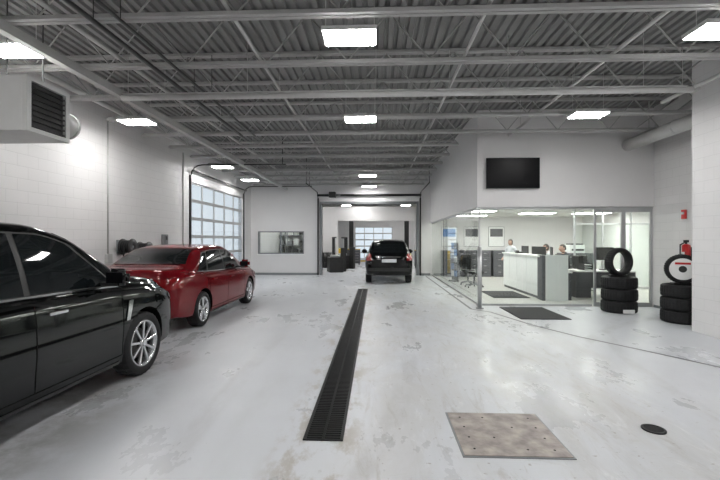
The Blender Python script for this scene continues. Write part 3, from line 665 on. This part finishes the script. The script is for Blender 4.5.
# ---------------------------------------------------------------- people
def skin(verts,edges,radii,root=0,sub=2):
    me=D.meshes.new('sk'); me.from_pydata([Vector(v) for v in verts],edges,[])
    o=D.objects.new('sk',me); C.collection.objects.link(o)
    md=o.modifiers.new('s','SKIN'); md.use_smooth_shade=True
    for i,r in enumerate(radii):
        sv=me.skin_vertices[0].data[i]; sv.radius=r if isinstance(r,tuple) else (r,r); sv.use_root=(i==root)
    o.modifiers.new('u','SUBSURF').levels=sub
    dg=C.evaluated_depsgraph_get(); m2=D.meshes.new_from_object(o.evaluated_get(dg))
    D.objects.remove(o); t=bmesh.new(); t.from_mesh(m2); return t
def person(name,loc,rotz,J,shirt,female=False,scale=1):
    """J: joints, facing +Y"""
    b=MB(name,['skin',shirt,'pants','hair','black','white'])
    order=['pel','waist','chest','uch','nk','nk2']
    V=[J[k] for k in order]; R=[(.15,.12),(.135,.105),(.155,.115),(.12,.095),.058,.052]
    E=[(0,1),(1,2),(2,3),(3,4),(4,5)]
    ecat=['shirt','shirt','shirt','shirt','skin']
    for s,k in ((1,'R'),(-1,'L')):
        i=len(V); V+=[J['sh'+k],J['el'+k],J['wr'+k]]; R+=[.068,.046,.033]; E+=[(3,i),(i,i+1),(i+1,i+2)]; ecat+=['shirt']*3
        i=len(V); V+=[J['hip'+k],J['kn'+k],J['an'+k],J['toe'+k]]; R+=[.095,.066,.048,.04]; E+=[(0,i),(i,i+1),(i+1,i+2),(i+2,i+3)]; ecat+=['pants','pants','pants','shoe']
    t=skin(V,E,R)
    mi={'skin':0,'shirt':1,'pants':2,'shoe':4}
    segs=[(Vector(V[a]),Vector(V[c]),mi[k]) for (a,c),k in zip(E,ecat)]
    for f in t.faces:
        p=f.calc_center_median(); best=9;bi=1
        for a,c,k in segs:
            d=c-a; u=max(0,min(1,(p-a).dot(d)/d.length_squared)); q=(p-a-d*u).length
            if q<best: best=q;bi=k
        f.material_index=bi; f.smooth=True
    b.add(t)
    n2=Vector(J['nk2']); hc=Vector(J['head'])
    t=bmesh.new(); bmesh.ops.create_uvsphere(t,u_segments=24,v_segments=18,radius=1)
    for v in t.verts:
        x,y,z=v.co; jaw=1-.28*max(0,-z)**1.3
        v.co=Vector((x*.076*jaw,y*.097*(1-.12*max(0,-z)),z*.118))
        if y>0 and z<0: v.co.y+=.008
        if y>.8 and .0<z<.3: v.co.y-=.004
    for f in t.faces: f.smooth=True
    b.add(t,0,T(*hc))
    b.tube(n2-Vector((0,0,.03)),hc-Vector((0,.01,.05)),.05,0,14)
    b.sphere(hc+Vector((0,.098,-.018)),(.013,.02,.026),0,8)
    for s in (-1,1):
        b.sphere(hc+Vector((s*.03,.084,.008)),(.013,.009,.008),5,8); b.sphere(hc+Vector((s*.03,.0925,.008)),(.005,.003,.005),3,6)
        b.box(*sorted((hc.x+s*.018,hc.x+s*.044)),hc.y+.086,hc.y+.094,hc.z+.025,hc.z+.031,3)
        b.sphere(hc+Vector((s*.077,-.005,-.005)),(.011,.02,.03),0,8)
    b.sphere(hc+Vector((0,.088,-.058)),(.024,.01,.006),0,8); b.box(hc.x-.02,hc.x+.02,hc.y+.092,hc.y+.0975,hc.z-.060,hc.z-.057,3)
    t=bmesh.new(); bmesh.ops.create_uvsphere(t,u_segments=24,v_segments=18,radius=1)
    dl=[v for v in t.verts if (v.co.z<.35 and v.co.y>.35) or v.co.z<(-.75 if female else -.35) or (v.co.z<.1 and v.co.y>.0 and not female) or (v.co.z<0 and v.co.y>.25)]
    bmesh.ops.delete(t,geom=dl,context='VERTS')
    for v in t.verts: v.co=Vector((v.co.x*.086,v.co.y*.106-.006,v.co.z*(.127 if v.co.z>0 else .16)+.004))
    for f in t.faces: f.smooth=True
    b.add(t,3,T(*hc))
    for s,k in ((1,'R'),(-1,'L')):
        w=Vector(J['wr'+k]); d=(w-Vector(J['el'+k])).normalized()
        side=Vector((-s,0,0)); side=(side-d*side.dot(d)).normalized(); nrm=d.cross(side)
        if nrm.z>0: nrm=-nrm
        P=lambda a,c,e: tuple(w+d*a+side*c+nrm*e)
        t=skin([P(-.01,0,0),P(.035,0,0),P(.08,0,.003)],[(0,1),(1,2)],[(.028,.024),(.04,.018),(.04,.015)],0,2); b.add(t,0,smooth=True)
        for j,(off,ln) in enumerate(((.03,.07),(.01,.078),(-.01,.072),(-.03,.056))):
            t=skin([P(.065,off,.002),P(.085+ln*.3,off*1.05,.008),P(.085+ln*.65,off*1.08,.022),P(.085+ln*.9,off*1.08,.042)],[(0,1),(1,2),(2,3)],[.0095,.009,.0085,.007],0,1); b.add(t,0,smooth=True)
        t=skin([P(.02,.025,0),P(.045,.05,.006),P(.07,.06,.014),P(.09,.06,.022)],[(0,1),(1,2),(2,3)],[.013,.011,.01,.008],0,1); b.add(t,0,smooth=True)
    b.lathe([(0,.062),(0,.07),(.03,.064),(.03,.058)],20,1,T(J['nk'][0],J['nk'][1],J['nk'][2]+.0)@RY(-math.pi/2))
    o=b.build(loc,rotz); o.scale=(scale,)*3; return o
stand=dict(pel=(0,0,.95),waist=(0,.01,1.08),chest=(0,0,1.27),uch=(0,-.01,1.40),nk=(0,0,1.485),nk2=(0,.015,1.54),head=(0,.03,1.63),
 shR=(.18,-.01,1.40),elR=(.24,.0,1.12),wrR=(.2,.2,1.02),shL=(-.18,-.01,1.40),elL=(-.24,.0,1.12),wrL=(-.17,.22,1.04),
 hipR=(.09,0,.88),knR=(.1,.02,.49),anR=(.11,-.01,.09),toeR=(.12,.13,.045),hipL=(-.09,0,.88),knL=(-.1,.02,.49),anL=(-.11,-.01,.09),toeL=(-.12,.13,.045))
sit=dict(pel=(0,-.05,.68),waist=(0,-.06,.80),chest=(0,-.04,.99),uch=(0,-.01,1.12),nk=(0,.02,1.205),nk2=(0,.045,1.26),head=(0,.07,1.345),
 shR=(.18,0,1.12),elR=(.23,.12,.86),wrR=(.16,.36,.84),shL=(-.18,0,1.12),elL=(-.23,.12,.86),wrL=(-.16,.36,.84),
 hipR=(.10,0,.64),knR=(.13,.42,.60),anR=(.13,.38,.12),toeR=(.13,.53,.045),hipL=(-.10,0,.64),knL=(-.13,.42,.60),anL=(-.13,.36,.12),toeL=(-.13,.51,.045))
person('woman_at_counter',(4.98,15.0,0),2.2,stand,'shirtw',True,.93)
person('seated_man',(5.78,12.5,0),math.pi/2,sit,'shirtd')
person('seated_woman',(5.78,13.7,0),math.pi/2,sit,'shirtw',True)

# ---------------------------------------------------------------- rear shop props
b=MB('vehicle_lift',['black','yellow','trimgrey'])
for s in (-1,1):
    b.box(s*1.9-.15,s*1.9+.15,-.15,.15,0,3.4,0,.01); b.box(s*1.9-.3,s*1.9+.3,-.3,.3,0,.02,2); b.box(s*1.9-.12,s*1.9+.12,-.2,-.15,.3,1.0,1)
    for q in (-1,1): b.box(*sorted((s*1.75,s*.9)),-.05+q*.3,.05+q*.3,.12,.2,1)
    b.box(s*1.75-.05,s*1.75+.05,-.4,.4,.1,.22,2)
b.box(-1.9,1.9,-.08,.08,3.4,3.5,0); b.build((0.2,27.6,0))
b=MB('tire_changer',['black','red','alu']); b.box(-.35,.35,-.4,.4,0,.75,0,.03); b.tube((0,-.05,.75),(0,-.05,.85),.25,2,24); b.box(-.08,.08,.3,.42,.75,1.75,0,.01); b.box(-.05,.05,-.1,.4,1.68,1.76,0,.01); b.tube((0,-.08,.95),(0,-.08,1.72),.025,2); b.box(.35,.6,.1,.35,.0,1.2,0,.02)
tch=b.build((-2.05,20.0,0),.3); dup(tch,(-1.85,22.3,0),-.4)
b=MB('tool_cart',['dgrey','yellow','alu'])
b.box(-.4,.4,-.25,.25,.12,1.0,0,.01)
for i in range(5): b.box(-.37,.37,-.265,-.25,.16+i*.165,.31+i*.165,0,.004); b.box(-.3,.3,-.28,-.265,.285+i*.165,.297+i*.165,2)
b.box(-.41,.41,-.26,.26,1.0,1.03,1)
for x in (-.33,.33):
    for yy in (-.18,.18): b.tube((x-.02,yy,.06),(x+.02,yy,.06),.06,0,14); b.box(x-.03,x+.03,yy-.03,yy+.03,.06,.13,0)
tc_=b.build((-1.4,25.5,0)); dup(tc_,(2.6,22.9,0)); dup(tc_,(2.7,21.3,0),1.57)
b=MB('oil_drum',['black','trimgrey']); b.tube((0,0,0),(0,0,.88),.29,0,32)
for z in (.01,.3,.58,.87): b.lathe([(z-.01,.285),(z-.01,.302),(z+.01,.302),(z+.01,.285)],32,0,RY(-math.pi/2))
b.tube((.12,0,.88),(.12,0,.9),.03,1); b.build((-2.85,23.1,0))
b=MB('storage_shelf',['trimgrey','black','white','pipe','blue'])
for x in (-.9,.9):
    for yy in (-.22,.22): b.box(x-.02,x+.02,yy-.02,yy+.02,0,2.2,0)
for z in (.2,.75,1.3,1.85):
    b.box(-.9,.9,-.24,.24,z,z+.03,0)
    for i in range(5): 
        b.box(-.8+i*.34,-.55+i*.34,-.18,.15,z+.03,z+.03+random.uniform(.2,.42),random.choice((1,1,2,3,0)),.01)
ss=b.build((-4.1,22.2,0)); dup(ss,(-4.9,23.7,0))
b=MB('safety_bollard',['yellow','black']); b.tube((0,0,0),(0,0,1.05),.08,0,20); b.sphere((0,0,1.05),(.08,.08,.05),0,20); b.tube((0,0,0),(0,0,.03),.14,1,20)
bo=b.build((1.6,19.2,0)); dup(bo,(-2.15,23.7,0))
b=MB('door_3',['alu','doorglass'])
for r in range(5):
    z0=r*.54; b.box(-1.8,1.4,YS+.05,YS+.09,z0,z0+.05); b.box(-1.8,1.4,YS+.05,YS+.09,z0+.49,z0+.54); b.box(-1.8,1.4,YS+.065,YS+.075,z0+.05,z0+.49,1)
    for c in range(5):
        x=-1.77+c*.785; b.box(x-.03,x+.03,YS+.05,YS+.09,z0+.05,z0+.49)
b.build()

# ---------------------------------------------------------------- world + camera
w=D.worlds.new('world'); C.scene.world=w; w.use_nodes=True; nt=w.node_tree
bg=nt.nodes['Background']; sky=nt.nodes.new('ShaderNodeTexSky')
try:
    sky.sky_type='HOSEK_WILKIE'; sky.turbidity=9; sky.sun_direction=(-.4,.2,.5)
except Exception: pass
mx=nt.nodes.new('ShaderNodeMix'); mx.data_type='RGBA'; mx.inputs[0].default_value=.85; mx.inputs[7].default_value=(.90,.95,1,1)
nt.links.new(sky.outputs[0],mx.inputs[6]); nt.links.new(mx.outputs[2],bg.inputs[0]); bg.inputs[1].default_value=1.2
cd=D.cameras.new('camera'); cd.lens=20; cd.sensor_width=36; cam=D.objects.new('camera',cd); C.collection.objects.link(cam)
cam.location=(0,0,1.6); cam.rotation_euler=(math.pi/2,0,math.atan(16/400)); cd.clip_end=200
C.scene.camera=cam
